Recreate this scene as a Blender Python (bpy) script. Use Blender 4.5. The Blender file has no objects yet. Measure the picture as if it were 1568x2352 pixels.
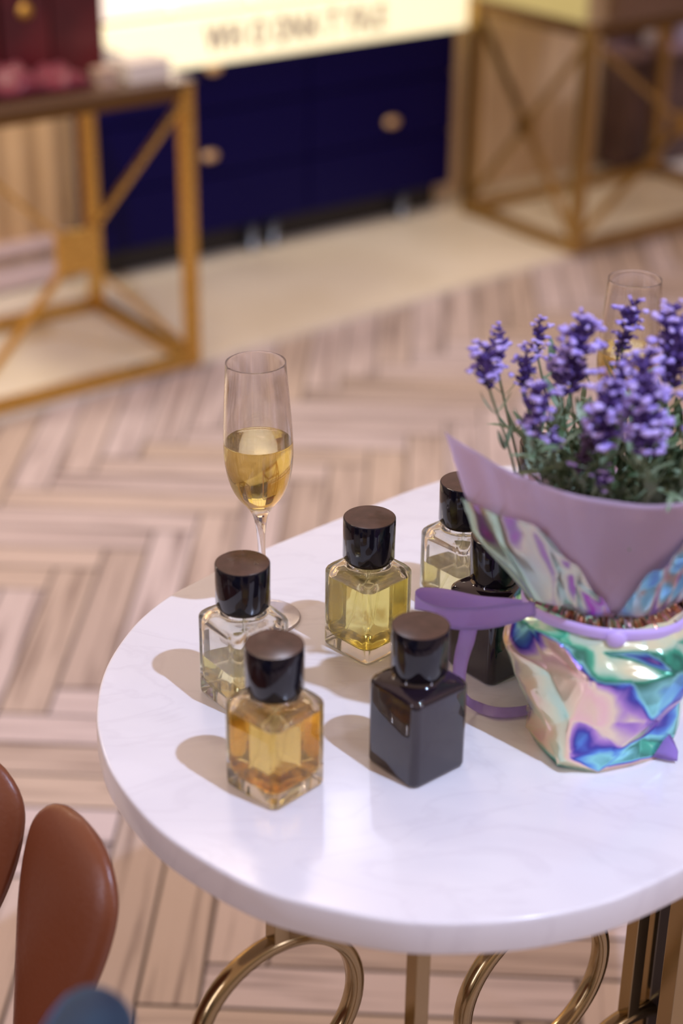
import bpy, bmesh, math, random
from mathutils import Vector, Matrix, Euler, noise
random.seed(11)
PI = math.pi
S = bpy.context.scene
C = S.collection
ZT = 0.62                                   # table top height above the floor
# ------------------------------------------------------------------ camera
PITCH, ROLL, CAMH, FPX = 0.47077, 0.01346, 0.708, 4000.0
cam = bpy.data.cameras.new('camera')
co = bpy.data.objects.new('camera', cam); C.objects.link(co)
cp, sp_, cr, sr = math.cos(PITCH), math.sin(PITCH), math.cos(ROLL), math.sin(ROLL)
right0, up0, fwd = Vector((1, 0, 0)), Vector((0, sp_, cp)), Vector((0, cp, -sp_))
Rx = right0*cr + up0*sr; Ux = up0*cr - right0*sr
M = Matrix((Rx, Ux, -fwd)).transposed().to_4x4(); M.translation = (0, 0, CAMH+ZT)
co.matrix_world = M
cam.sensor_fit = 'VERTICAL'; cam.sensor_height = 36; cam.sensor_width = 24
cam.lens = FPX/2352*36
cam.clip_start = 0.05
cam.dof.use_dof = True; cam.dof.focus_distance = 1.335; cam.dof.aperture_fstop = 2.9
S.camera = co
# ------------------------------------------------------------------ world: warm shop ceiling glow above, dim around
w = bpy.data.worlds.new('world'); S.world = w; w.use_nodes = True
nt = w.node_tree; nt.nodes.clear()
wo = nt.nodes.new('ShaderNodeOutputWorld'); bg = nt.nodes.new('ShaderNodeBackground')
tc = nt.nodes.new('ShaderNodeTexCoord'); sx = nt.nodes.new('ShaderNodeSeparateXYZ')
rp = nt.nodes.new('ShaderNodeValToRGB'); mr = nt.nodes.new('ShaderNodeMapRange')
mr.inputs['From Min'].default_value = -1; mr.inputs['From Max'].default_value = 1
nt.links.new(tc.outputs['Generated'], sx.inputs[0]); nt.links.new(sx.outputs['Z'], mr.inputs['Value'])
nt.links.new(mr.outputs['Result'], rp.inputs[0]); nt.links.new(rp.outputs[0], bg.inputs[0]); nt.links.new(bg.outputs[0], wo.inputs[0])
e = rp.color_ramp.elements
e[0].position = 0.0; e[0].color = (0.30, 0.21, 0.17, 1)
e[1].position = 1.0; e[1].color = (0.50, 0.32, 0.25, 1)
for p_, c_ in ((0.50, (0.30, 0.22, 0.20, 1)), (0.60, (0.42, 0.31, 0.27, 1)), (0.78, (0.66, 0.44, 0.35, 1))):
    q = e.new(p_); q.color = c_
bg.inputs['Strength'].default_value = 0.82
S.view_settings.view_transform = 'Standard'; S.view_settings.look = 'None'
S.view_settings.exposure = 0.27; S.view_settings.gamma = 1.0; S.view_settings.use_curve_mapping = False
# ------------------------------------------------------------------ lamps
def lamp(name, kind, loc, target, power, col, size=0.1, **k):
    l = bpy.data.lights.new(name, kind); o = bpy.data.objects.new(name, l); C.objects.link(o)
    o.location = loc; d = Vector(target)-Vector(loc); o.rotation_euler = d.to_track_quat('-Z', 'Y').to_euler()
    l.energy = power; l.color = col
    if kind == 'AREA': l.size = size; l.shape = k.get('shape', 'DISK'); l.size_y = k.get('size_y', size)
    if kind == 'SPOT': l.shadow_soft_size = size; l.spot_size = k['cone']; l.spot_blend = 0.4
    return o
lamp('key_spot', 'SPOT', (0.84, 0.36, 2.04+ZT), (0.05, 1.06, ZT), 140, (0.57, 0.68, 1.0), 0.022, cone=1.5)
lamp('back_spot', 'SPOT', (-0.05, 3.55, 2.20+ZT), (0.0, 0.95, ZT), 5, (0.75, 0.8, 1.0), 0.07, cone=0.8)
lamp('display_lamp', 'AREA', (-0.3, 2.6, 2.4), (0.1, 3.6, 0.0), 11, (1.0, 0.80, 0.62), 0.5)
lamp('wall_fill', 'AREA', (-1.35, 2.7, 1.9), (-1.2, 3.6, 0.3), 16, (1.0, 0.86, 0.70), 0.3)  # fill light added to brighten the left wall, no fitting there
lamp('right_streak_light', 'AREA', (2.6, -0.6, 1.5), (0.1, 1.0, ZT), 10, (0.72, 0.72, 1.0), 0.25, shape='RECTANGLE', size_y=1.6)  # unseen tall strip on the right, added for streaks on caps and glass
lamp('left_streak_light', 'AREA', (-2.2, -0.2, 1.6), (0.0, 1.0, ZT), 9, (0.8, 0.78, 1.0), 0.18, shape='RECTANGLE', size_y=1.5)  # its unseen counterpart on the left, added for the same reflections

# ------------------------------------------------------------------ helpers
def P(u, v, Y):
    """point at depth Y (world y) along the line of sight measured in the photograph"""
    u -= 784; v -= 1176
    a = u*cr+v*sr; b = -u*sr+v*cr
    d = Vector((a/FPX, cp-b/FPX*sp_, -sp_-b/FPX*cp))
    return Vector((0, 0, CAMH+ZT))+d*(Y/d.y)
def PZ(u, v, z):
    """same, at height z above the table top"""
    u -= 784; v -= 1176
    a = u*cr+v*sr; b = -u*sr+v*cr
    d = Vector((a/FPX, cp-b/FPX*sp_, -sp_-b/FPX*cp))
    return Vector((0, 0, CAMH+ZT))+d*((z-CAMH)/d.z)
def mat(name, col, rough=0.5, metal=0.0, **k):
    m = bpy.data.materials.new(name); m.use_nodes = True
    b = m.node_tree.nodes['Principled BSDF']
    b.inputs['Base Color'].default_value = (*col, 1); b.inputs['Roughness'].default_value = rough; b.inputs['Metallic'].default_value = metal
    for kk, v in k.items(): b.inputs[kk.replace('_', ' ')].default_value = v
    return m
def N(m, t): return m.node_tree.nodes.new(t)
def L(m, a, b): m.node_tree.links.new(a, b)
def bsdf(m): return m.node_tree.nodes['Principled BSDF']
def mottle(m, scale, c1, c2, detail=4, stretch=None, rot=0, inp='Base Color', lo=0.35, hi=0.65, bump=0):
    t = N(m, 'ShaderNodeTexCoord'); n = N(m, 'ShaderNodeTexNoise'); r = N(m, 'ShaderNodeValToRGB'); mp = N(m, 'ShaderNodeMapping')
    L(m, t.outputs['Object'], mp.inputs[0]); L(m, mp.outputs[0], n.inputs['Vector'])
    if stretch: mp.inputs['Scale'].default_value = stretch
    mp.inputs['Rotation'].default_value = (0, 0, rot)
    n.inputs['Scale'].default_value = scale; n.inputs['Detail'].default_value = detail
    r.color_ramp.elements[0].position = lo; r.color_ramp.elements[1].position = hi
    r.color_ramp.elements[0].color = (*c1, 1); r.color_ramp.elements[1].color = (*c2, 1)
    L(m, n.outputs['Fac'], r.inputs[0]); L(m, r.outputs[0], bsdf(m).inputs[inp])
    if bump:
        bb = N(m, 'ShaderNodeBump'); bb.inputs['Strength'].default_value = bump; bb.inputs['Distance'].default_value = 0.002
        L(m, n.outputs['Fac'], bb.inputs['Height']); L(m, bb.outputs[0], bsdf(m).inputs['Normal'])
    return n, r
def glass(name, col, ior=1.5, rough=0.0, thru=0.08):
    m = bpy.data.materials.new(name); m.use_nodes = True; n = m.node_tree; n.nodes.clear()
    g = n.nodes.new('ShaderNodeBsdfGlass'); o = n.nodes.new('ShaderNodeOutputMaterial')
    g.inputs['Color'].default_value = (*col, 1); g.inputs['IOR'].default_value = ior; g.inputs['Roughness'].default_value = rough
    x = n.nodes.new('ShaderNodeMixShader'); tr = n.nodes.new('ShaderNodeBsdfTransparent'); tr.inputs[0].default_value = (*col, 1); x.inputs[0].default_value = thru
    n.links.new(g.outputs[0], x.inputs[1]); n.links.new(tr.outputs[0], x.inputs[2]); n.links.new(x.outputs[0], o.inputs[0]); return m
def obj(name, bm, mats, parent=None, smooth=True, kind=None, loc=None, rot=None):
    me = bpy.data.meshes.new(name)
    bm.normal_update(); bm.to_mesh(me); bm.free()
    if not isinstance(mats, (list, tuple)): mats = [mats]
    for m in mats: me.materials.append(m)
    if smooth:
        for p in me.polygons: p.use_smooth = True
    o = bpy.data.objects.new(name, me); C.objects.link(o)
    if parent: o.parent = parent
    if kind: o['kind'] = kind
    if loc is not None: o.location = loc
    if rot is not None: o.rotation_euler = rot
    return o
def sharp(o, deg=35):
    me = o.data
    try: me.set_sharp_from_angle(angle=math.radians(deg))
    except Exception: pass
    return o
def thing(name, label, cat, loc=(0, 0, 0), rz=0, group=None):
    o = bpy.data.objects.new(name, None); C.objects.link(o); o.empty_display_size = 0.02
    o.location = loc; o.rotation_euler = (0, 0, rz); o['label'] = label; o['category'] = cat
    if group: o['group'] = group
    return o
def tag(o, label, cat, group=None):
    o['label'] = label; o['category'] = cat
    if group: o['group'] = group
    return o
def bevel(bm, w, seg=2):
    if w > 0: bmesh.ops.bevel(bm, geom=bm.edges[:], offset=w, segments=seg, affect='EDGES', profile=0.5)
def box(bm, c, s, rz=0, bev=0, mi=0):
    b2 = bmesh.new(); bmesh.ops.create_cube(b2, size=1)
    for v in b2.verts: v.co = Vector((v.co.x*s[0], v.co.y*s[1], v.co.z*s[2]))
    bevel(b2, bev)
    R = Matrix.Rotation(rz, 3, 'Z'); b2.verts.ensure_lookup_table()
    mp = [bm.verts.new(R @ v.co + Vector(c)) for v in b2.verts]
    for i, v in enumerate(b2.verts): v.index = i
    for f in b2.faces:
        g = bm.faces.new([mp[v.index] for v in f.verts]); g.material_index = mi
    b2.free()
def bar(bm, a, b, w, h=None, bev=0.0, up=Vector((0, 0, 1))):
    a, b = Vector(a), Vector(b); h = h or w; d = (b-a); ln = d.length; d.normalize()
    x = d.cross(up); 
    if x.length < 1e-3: x = Vector((1, 0, 0))
    x.normalize(); y = x.cross(d)
    b2 = bmesh.new(); bmesh.ops.create_cube(b2, size=1)
    for v in b2.verts: v.co = Vector((v.co.x*w, v.co.y*h, v.co.z*ln))
    bevel(b2, bev)
    c = (a+b)/2
    for i, v in enumerate(b2.verts): v.index = i
    mp = [bm.verts.new(c+x*v.co.x+y*v.co.y+d*v.co.z) for v in b2.verts]
    for f in b2.faces: bm.faces.new([mp[v.index] for v in f.verts])
    bmesh.ops.recalc_face_normals(bm, faces=bm.faces[:])
    b2.free()
def loft(bm, rings, cap0=True, cap1=True, mi=0):
    vs = [[bm.verts.new(p) for p in r] for r in rings]
    n = len(rings[0])
    fs = []
    for a, b in zip(vs, vs[1:]):
        for i in range(n):
            f = bm.faces.new((a[i], a[(i+1) % n], b[(i+1) % n], b[i])); f.material_index = mi; fs.append(f)
    if cap0: f = bm.faces.new(vs[0][::-1]); f.material_index = mi; fs.append(f)
    if cap1: f = bm.faces.new(vs[-1]); f.material_index = mi; fs.append(f)
    return fs
def rsq(a, c, z, n=10):
    c = min(c, a); out = []
    for k in range(4):
        cx = (a-c)*(1 if k in (0, 3) else -1); cy = (a-c)*(1 if k in (0, 1) else -1)
        for i in range(n):
            t = k*PI/2+PI/2*i/(n-1) if c < a else k*PI/2+PI/2*i/n
            out.append(Vector((cx+c*math.cos(t), cy+c*math.sin(t), z)))
    return out
def circ(r, z, n=48, cx=0, cy=0): return [Vector((cx+r*math.cos(2*PI*i/n), cy+r*math.sin(2*PI*i/n), z)) for i in range(n)]
def lathe(bm, prof, n=64, cap0=False, cap1=False, mi=0): return loft(bm, [circ(max(r, 1e-5), z, n) for r, z in prof], cap0, cap1, mi)
def tube(bm, pts, rad, n=8, closed=False):
    pts = [Vector(p) for p in pts]; rings = []
    m = len(pts)
    ref = Vector((0.1, 0.2, 1)).normalized()
    for i, p in enumerate(pts):
        if closed: d = pts[(i+1) % m]-pts[i-1]
        else: d = pts[min(i+1, m-1)]-pts[max(i-1, 0)]
        d.normalize(); x = d.cross(ref)
        if x.length < 1e-3: x = Vector((1, 0, 0))
        x.normalize(); y = d.cross(x)
        r = rad[i] if isinstance(rad, (list, tuple)) else rad
        rings.append([p+x*r*math.cos(2*PI*k/n)+y*r*math.sin(2*PI*k/n) for k in range(n)])
    loft(bm, rings, True, True)
def catmull(pts, sub=6, closed=False):
    pts = [Vector(p) for p in pts]; n = len(pts); out = []
    rng = range(n) if closed else range(n-1)
    for i in rng:
        p0 = pts[i-1] if (closed or i > 0) else pts[0]
        p1 = pts[i]; p2 = pts[(i+1) % n]; p3 = pts[(i+2) % n] if (closed or i+2 < n) else pts[-1]
        for s in range(sub):
            t = s/sub
            out.append(0.5*((2*p1)+(p2-p0)*t+(2*p0-5*p1+4*p2-p3)*t*t+(3*p1-p0-3*p2+p3)*t**3))
    if not closed: out.append(pts[-1])
    return out

# ------------------------------------------------------------------ materials
gold = mat('brushed_gold', (0.66, 0.42, 0.11), 0.32, 1.0); mottle(gold, 60, (0.22, 0.22, 0.22), (0.4, 0.4, 0.4), inp='Roughness')
brass = mat('polished_brass', (0.40, 0.30, 0.155), 0.17, 1.0)
cap_m = mat('black_lacquer', (0.006, 0.005, 0.010), 0.06, 0.0)
captop_m = mat('cap_top_reflection_tint', (0.07, 0.035, 0.022), 0.16, 0.0); mottle(captop_m, 90, (0.055, 0.028, 0.018), (0.085, 0.042, 0.028), detail=6)  # warm ceiling reflection on the black cap, put into the base colour
clear = glass('clear_glass', (0.97, 0.975, 0.96), 1.5)
airg = glass('glass_inner_wall', (0.99, 0.99, 0.98), 1/1.5)
wineg = glass('wine_glass', (0.98, 0.97, 0.97), 1.5, 0, .10)
def liquid(name, col):
    return [glass(name+'_side', col, 1.34/1.5), glass(name+'_surface', (0.98, 0.97, 0.93), 1.34)]
yellow_l = liquid('yellow_perfume', (0.93, 0.88, 0.52)); amber_l = liquid('amber_perfume', (0.99, 0.82, 0.43))
pale_l = liquid('pale_perfume', (0.97, 0.93, 0.70)); champ_l = liquid('champagne', (0.95, 0.87, 0.52))
darkg = mat('dark_violet_glass', (0.016, 0.010, 0.016), 0.03, 0.0, IOR=1.52, Transmission_Weight=0.0, Coat_Weight=0.5, Coat_Roughness=0.02)
dark_l = mat('dark_liquid', (0.10, 0.04, 0.02), 0.1)
label_m = mat('white_label', (0.86, 0.84, 0.86), 0.55)
tube_m = glass('dip_tube', (0.97, 0.97, 0.93), 1.10, 0, .3)
ink = mat('grey_ink', (0.36, 0.28, 0.25), 0.6)
satin = mat('purple_satin', (0.60, 0.46, 0.92), 0.38, 0.0, Sheen_Weight=0.4)

# marble
marble = mat('white_marble', (0.8, 0.8, 0.82), 0.17, 0.0)
def build_marble():
    m = marble; t = N(m, 'ShaderNodeTexCoord'); mp = N(m, 'ShaderNodeMapping'); mp.inputs['Rotation'].default_value = (0, 0, 0.9); mp.inputs['Scale'].default_value = (1, 2.2, 1)
    n1 = N(m, 'ShaderNodeTexNoise'); n1.inputs['Scale'].default_value = 3.2; n1.inputs['Detail'].default_value = 8; n1.inputs['Distortion'].default_value = 1.2
    n2 = N(m, 'ShaderNodeTexNoise'); n2.inputs['Scale'].default_value = 6; n2.inputs['Detail'].default_value = 9; n2.inputs['Distortion'].default_value = 2.0
    L(m, t.outputs['Object'], mp.inputs[0]); L(m, mp.outputs[0], n1.inputs['Vector']); L(m, mp.outputs[0], n2.inputs['Vector'])
    r1 = N(m, 'ShaderNodeValToRGB'); r1.color_ramp.elements[0].position = .38; r1.color_ramp.elements[1].position = .62
    r1.color_ramp.elements[0].color = (.77, .77, .80, 1); r1.color_ramp.elements[1].color = (.83, .83, .85, 1)
    r2 = N(m, 'ShaderNodeValToRGB'); e = r2.color_ramp.elements; e[0].position = .46; e[0].color = (1, 1, 1, 1); e[1].position = .54; e[1].color = (1, 1, 1, 1)
    q = e.new(.5); q.color = (.955, .95, .955, 1)
    mx = N(m, 'ShaderNodeMix'); mx.data_type = 'RGBA'; mx.blend_type = 'MULTIPLY'; mx.inputs[0].default_value = 1
    L(m, n1.outputs['Fac'], r1.inputs[0]); L(m, n2.outputs['Fac'], r2.inputs[0]); L(m, r1.outputs[0], mx.inputs[6]); L(m, r2.outputs[0], mx.inputs[7])
    L(m, mx.outputs[2], bsdf(m).inputs['Base Color'])
build_marble()

# ------------------------------------------------------------------ floor: herringbone of limed oak
floor_m = mat('limed_oak', (0.5, 0.36, 0.28), 0.42)
def build_floor_mat():
    m = floor_m; a = N(m, 'ShaderNodeAttribute'); a.attribute_name = 'tone'
    uv = N(m, 'ShaderNodeUVMap'); mp = N(m, 'ShaderNodeMapping'); mp.inputs['Scale'].default_value = (3, 60, 1)
    n = N(m, 'ShaderNodeTexNoise'); n.inputs['Scale'].default_value = 1.0; n.inputs['Detail'].default_value = 7; n.inputs['Distortion'].default_value = 0.6
    L(m, uv.outputs[0], mp.inputs[0]); L(m, mp.outputs[0], n.inputs['Vector'])
    r = N(m, 'ShaderNodeValToRGB'); e = r.color_ramp.elements
    e[0].position = 0.0; e[0].color = (0.50, 0.41, 0.37, 1); e[1].position = 1.0; e[1].color = (0.64, 0.555, 0.56, 1)
    q = e.new(.4); q.color = (0.59, 0.48, 0.40, 1); q = e.new(.7); q.color = (0.60, 0.51, 0.50, 1)
    r2 = N(m, 'ShaderNodeValToRGB'); r2.color_ramp.elements[0].position = .32; r2.color_ramp.elements[0].color = (.44, .40, .40, 1); r2.color_ramp.elements[1].position = .50
    mx = N(m, 'ShaderNodeMix'); mx.data_type = 'RGBA'; mx.blend_type = 'MULTIPLY'; mx.inputs[0].default_value = 1
    L(m, a.outputs['Fac'], r.inputs[0]); L(m, n.outputs['Fac'], r2.inputs[0]); L(m, r.outputs[0], mx.inputs[6]); L(m, r2.outputs[0], mx.inputs[7])
    L(m, mx.outputs[2], bsdf(m).inputs['Base Color'])
build_floor_mat()
gap_m = mat('floor_gap', (0.10, 0.07, 0.06), 0.8)
def build_floor():
    bm = bmesh.new(); uvl = bm.loops.layers.uv.new('UVMap'); tone = bm.faces.layers.float.new('tone')
    W_ = 0.0685; n = 6; g = 0.0021; a = math.radians(-2.4); ca, sa = math.cos(a), math.sin(a); ox, oy = -0.0845-W_*3, 1.435-W_*2
    def T(x, y): x *= W_; y *= W_; return (ox+x*ca-y*sa, oy+x*sa+y*ca)
    k = 0
    for j in range(-12, 13):
        for i in range(-70, 90):
            for vert in (0, 1):
                x0, y0 = (i+j*2*n, i) if not vert else (i+j*2*n, i+1)
                x1, y1 = (x0+n, y0+1) if not vert else (x0+1, y0+n)
                c = T((x0+x1)/2, (y0+y1)/2)
                if not (-1.9 < c[0] < 2.6 and -0.4 < c[1] < 5.0): continue
                gg = g/W_
                tv = random.random(); k += 1; of = random.random()*40
                q = [T(x0+gg, y0+gg), T(x1-gg, y0+gg), T(x1-gg, y1-gg), T(x0+gg, y1-gg)]
                vs = [bm.verts.new((p[0], p[1], 0.0)) for p in q]
                f = bm.faces.new(vs); f[tone] = tv
                uvs = [(0, 0), (n, 0), (n, 1), (0, 1)] if not vert else [(0, 0), (0, 1), (n, 1), (n, 0)]
                if vert: uvs = [(0, 1), (0, 0), (n, 0), (n, 1)]
                for l, q2 in zip(f.loops, uvs): l[uvl].uv = (q2[0]*W_+of, q2[1]*W_+of*.37)
    f = bm.faces.new([bm.verts.new(p) for p in ((-2.2, -.7, -.004), (3, -.7, -.004), (3, 5.4, -.004), (-2.2, 5.4, -.004))]); f.material_index = 1
    o = obj('floor', bm, [floor_m, gap_m], smooth=False, kind='structure')
build_floor()

# ------------------------------------------------------------------ display wall: frame of reference along the plinth
AZ = math.radians(37); dv = Vector((math.cos(AZ), math.sin(AZ), 0)); nv = Vector((-math.sin(AZ), math.cos(AZ), 0)); O = Vector((-0.30, 3.225, 0))
def D(s, t, z): return O+dv*s+nv*t+Vector((0, 0, z+ZT))     # z relative to the table top
cream = mat('cream_stone', (0.72, 0.62, 0.45), 0.35); mottle(cream, 5, (0.80, 0.73, 0.58), (0.88, 0.82, 0.68))
bm = bmesh.new(); q0 = D(-1.6, -.085, 0); q1 = D(3.2, .20, 0); q2 = D(3.2, 1.2, 0); q3 = D(-1.6, 1.2, 0)
loft(bm, [[Vector((p.x, p.y, 0.0005)) for p in (q0, q1, q2, q3)], [Vector((p.x, p.y, 0.012)) for p in (q0, q1, q2, q3)]])
obj('trim_1', bm, cream, smooth=False, kind='structure')
flute_m = mat('fluted_panel', (0.60, 0.43, 0.24), 0.5); mottle(flute_m, 3, (0.66, 0.47, 0.27), (0.74, 0.56, 0.35))
bm = bmesh.new(); nF = 520; prof = []
for i in range(nF+1):
    s = -1.7+4.9*i/nF; prof.append((s, 0.62-0.011*abs(math.sin(s*PI/0.075))))
vs0 = [bm.verts.new(D(s, t, -.607)) for s, t in prof]; vs1 = [bm.verts.new(D(s, t, 0.9)) for s, t in prof]
for i in range(nF): bm.faces.new((vs0[i], vs0[i+1], vs1[i+1], vs1[i]))
a = bm.verts.new(D(3.2, .70, -.607)); b = bm.verts.new(D(-1.7, .70, -.607)); c = bm.verts.new(D(3.2, .70, .9)); d = bm.verts.new(D(-1.7, .70, .9))
bm.faces.new((a, b, d, c)); bm.faces.new((vs0[-1], a, c, vs1[-1])); bm.faces.new((b, vs0[0], vs1[0], d)); bm.faces.new(vs1+[c, d])
bmesh.ops.recalc_face_normals(bm, faces=bm.faces[:])
obj('wall_back', bm, flute_m, smooth=False, kind='structure')
skirt_m = mat('pink_lacquer_skirting', (0.75, 0.60, 0.58), 0.15)
for i, (z0, z1, t) in enumerate(((-.60, -.555, .59), (-.53, -.50, .60))):
    bm = bmesh.new(); c = D(-.82, t, (z0+z1)/2); box(bm, c, (1.75, .03, z1-z0), AZ, .004)
    obj('baseboard_back' if i == 0 else 'baseboard_upper', bm, skirt_m, kind='structure')

# ------------------------------------------------------------------ navy cabinet with light box
navy = mat('navy_lacquer', (0.002, 0.0008, 0.050), 0.4, 0, Specular_IOR_Level=0.12); black = mat('black_recess', (0.012, 0.008, 0.008), 0.6)
cab = thing('drawer_cabinet', 'dark navy blue lacquered cabinet with small brass knobs below the lit sign', 'cabinet', D(.585, .75, -.608), AZ)
ci = cab.matrix_basis.inverted() if False else None
def local(o_, p): 
    m = Matrix.Translation(o_.location) @ o_.rotation_euler.to_matrix().to_4x4(); return m.inverted() @ Vector(p)
def cb(bm, s0, s1, t0, t1, z0, z1, par, bev=0.003):
    c = local(par, D((s0+s1)/2, (t0+t1)/2, (z0+z1)/2)); box(bm, c, (s1-s0, t1-t0, z1-z0), 0, bev)
bm = bmesh.new(); cb(bm, .08, 1.085, .515, .60, -.54, -.150, cab); obj('body', bm, navy, cab, False)
bm = bmesh.new(); cb(bm, .10, 1.07, .55, .59, -.606, -.54, cab); obj('plinth_recess', bm, black, cab, False)
for s0, s1, z0, z1, ks in ((.085, .64, -.255, -.155, .40), (.645, 1.08, -.255, -.155, None), (.085, .64, -.40, -.26, None), (.645, 1.08, -.40, -.26, None), (.085, .64, -.535, -.405, None), (.645, 1.08, -.535, -.405, None)):
    bm = bmesh.new(); cb(bm, s0, s1, .500, .5155, z0, z1, cab, .002); dr = obj('drawer', bm, navy, cab, False)
knob_m = mat('brass_knob', (0.75, 0.50, 0.26), 0.35, 0.6)
for (u, v) in ((482, 358), (900, 280), (490, 158)):
    # knob centre on the drawer plane (t = .49)
    lo, hi = 3.0, 5.0
    for _ in range(40):
        md = (lo+hi)/2; p = P(u, v, md)
        if (p-O).dot(nv) > .487: hi = md
        else: lo = md
    bm = bmesh.new(); bmesh.ops.create_uvsphere(bm, u_segments=20, v_segments=12, radius=1)
    for vv in bm.verts: vv.co = Vector((vv.co.x*.021, vv.co.y*.011, vv.co.z*.012))
    lp = local(cab, p)
    for vv in bm.verts: vv.co += lp
    obj('knob', bm, knob_m, cab)
foot_m = mat('steel_foot', (0.25, 0.28, 0.30), 0.3, 0.8)
for s in (.50, .56, .95):
    bm = bmesh.new(); lathe(bm, [(.018, -.0), (.018, .012), (.013, .016), (.013, .068)], 24, True, True)
    lp = local(cab, D(s, .53, -.608))
    for vv in bm.verts: vv.co += lp
    obj('foot', bm, foot_m, cab)
# lit sign
lit_m = mat('lit_acrylic', (0.9, 0.85, 0.6), 0.3); bsdf(lit_m).inputs['Emission Color'].default_value = (1.0, 0.90, 0.58, 1); bsdf(lit_m).inputs['Emission Strength'].default_value = 0.72
lit2_m = mat('lit_panel_white', (0.9, 0.85, 0.8), 0.3); bsdf(lit2_m).inputs['Emission Color'].default_value = (1.0, 0.86, 0.70, 1); bsdf(lit2_m).inputs['Emission Strength'].default_value = 0.72
lit3_m = mat('lit_panel_yellow', (0.9, 0.8, 0.4), 0.3); bsdf(lit3_m).inputs['Emission Color'].default_value = (0.95, 0.80, 0.28, 1); bsdf(lit3_m).inputs['Emission Strength'].default_value = 0.85
sign = thing('light_box_sign', 'glowing cream light box sign with grey capitals above the navy cabinet', 'sign', D(.575, .60, -.149), AZ)
bm = bmesh.new(); cb(bm, .06, 1.09, .47, .612, -.148, -.040, sign, .006); obj('lit_band', bm, lit_m, sign, False)
bm = bmesh.new(); cb(bm, .075, 1.085, .49, .61, -.040, -.030, sign, .001); obj('dark_joint', bm, mat('bronze_joint', (.16, .11, .05), .4), sign, False)  # dark bronze seam between lit band and upper panels
for i in range(5):
    s0 = .065+i*.205; bm = bmesh.new(); cb(bm, s0, s0+.195, .475, .61, -.030, .22, sign, .006); obj('lit_panel', bm, lit2_m, sign, False)
# lettering
cu = bpy.data.curves.new('lettering', 'FONT'); cu.body = 'WH O DNA T YA.E'; cu.size = 0.075; cu.extrude = 0.001; cu.offset = 0.0022; cu.space_character = 1.12
to = bpy.data.objects.new('lettering', cu); C.objects.link(to)
bpy.context.view_layer.update()
dg = bpy.context.evaluated_depsgraph_get(); me = bpy.data.meshes.new_from_object(to.evaluated_get(dg)); bpy.data.objects.remove(to)
lt = bpy.data.objects.new('lettering', me); C.objects.link(lt); me.materials.append(ink); lt.parent = sign
wd = max(v.co.x for v in me.vertices)
lt.matrix_basis = Matrix.Translation(local(sign, D(.345, .4685, -.118))) @ Matrix.Rotation(PI/2, 4, 'X') @ Matrix.Diagonal((0.49/wd, 1.05, 1.0, 1)) 
bm = bmesh.new(); 
ysg = thing('yellow_light_box', 'yellow glowing panel with curved lower edge at top right of the sign', 'sign', D(1.28, .50, -.06), AZ)
def yrow(t): return [local(ysg, D(s, t, z)) for s, z in [(1.105, .2)]+[(1.105+.40*k/12, -.060-.012*math.sin(PI*k/12)+.018*k/12) for k in range(13)]+[(1.505, .2)]]
loft(bm, [yrow(.49), yrow(.545)]); bmesh.ops.recalc_face_normals(bm, faces=bm.faces[:])
obj('lit_panel', bm, lit3_m, ysg, False)
bm = bmesh.new(); bar(bm, local(ysg, D(1.11, .552, -.02)), local(ysg, D(1.40, .552, -.02)), .02, .012, .002); obj('bracket', bm, gold, ysg, False)

# ------------------------------------------------------------------ gold framed display tables
bronze = mat('dark_bronze_rail', (.17, .09, .028), .35, .8)
dim_gold = mat('shaded_gold', (.46, .30, .11), .36, 1.0)  # gold repeated darker, the weaker light on the right table put into its colour
def gold_table(name, label, s0, s1, t0, t1, ztop, wpost, nodes, gold=gold, pl=.062):
    t = thing(name, label, 'display table', D((s0+s1)/2, (t0+t1)/2, -.608), AZ, 'gold framed display tables')
    Lc = lambda s, tt, z: local(t, D(s, tt, z))
    z0 = -.606
    for s in (s0, s1):
        for tt in (t0, t1):
            bm = bmesh.new(); bar(bm, Lc(s, tt, z0), Lc(s, tt, ztop), wpost, wpost, .002); obj('post', bm, gold, t, False)
    for zz, nm in ((z0+wpost/2, 'bottom_rail'), (ztop-wpost/2, 'top_rail')):
        for a, b in (((s0, t0), (s1, t0)), ((s0, t1), (s1, t1)), ((s0, t0), (s0, t1)), ((s1, t0), (s1, t1))):
            A = Lc(*a, zz); B = Lc(*b, zz); dd = (B-A).normalized()*wpost*.5
            bm = bmesh.new(); bar(bm, A+dd, B-dd, wpost*.9, wpost*.9, .002); obj(nm, bm, bronze if nm == 'top_rail' else gold, t, False)
    zb, zt = z0+wpost, ztop-wpost
    for a, b in nodes:
        for f in (0, 1):
            A = Lc(*a, zb if f else zt); B = Lc(*b, zt if f else zb); nn = (Lc(*b, zb)-Lc(*a, zb)).normalized().cross(Vector((0, 0, 1)))
            bm = bmesh.new(); bar(bm, A, B, wpost*.72, .008, .001, up=nn.cross((B-A).normalized()) if False else Vector((0, 0, 1))); obj('brace', bm, gold, t, False)
        c = (Lc(*a, zb)+Lc(*b, zt))/2; dd = (Lc(*b, zb)-Lc(*a, zb)).normalized()
        bm = bmesh.new(); box(bm, c, (pl if abs(dd.x) > .5 else .016, pl if abs(dd.y) > .5 else .016, pl), 0, .003); obj('centre_plate', bm, gold, t, False)
    bm = bmesh.new(); box(bm, (Lc(s0, t0, ztop)+Lc(s1, t1, ztop))/2+Vector((0, 0, .004)), (s1-s0+wpost*1.2, t1-t0+wpost*1.2, .008), 0, .002)
    obj('table_top', bm, mat('bronze_glass_top', (.12, .07, .04), .12), t, False)
    return t
gold_table('gold_display_table', 'gold X-braced display table carrying maroon boxes, left of the navy cabinet', -.49, 0, 0, .383, -.050, .026, [((-.49, 0), (0, 0))], pl=.082)
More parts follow.
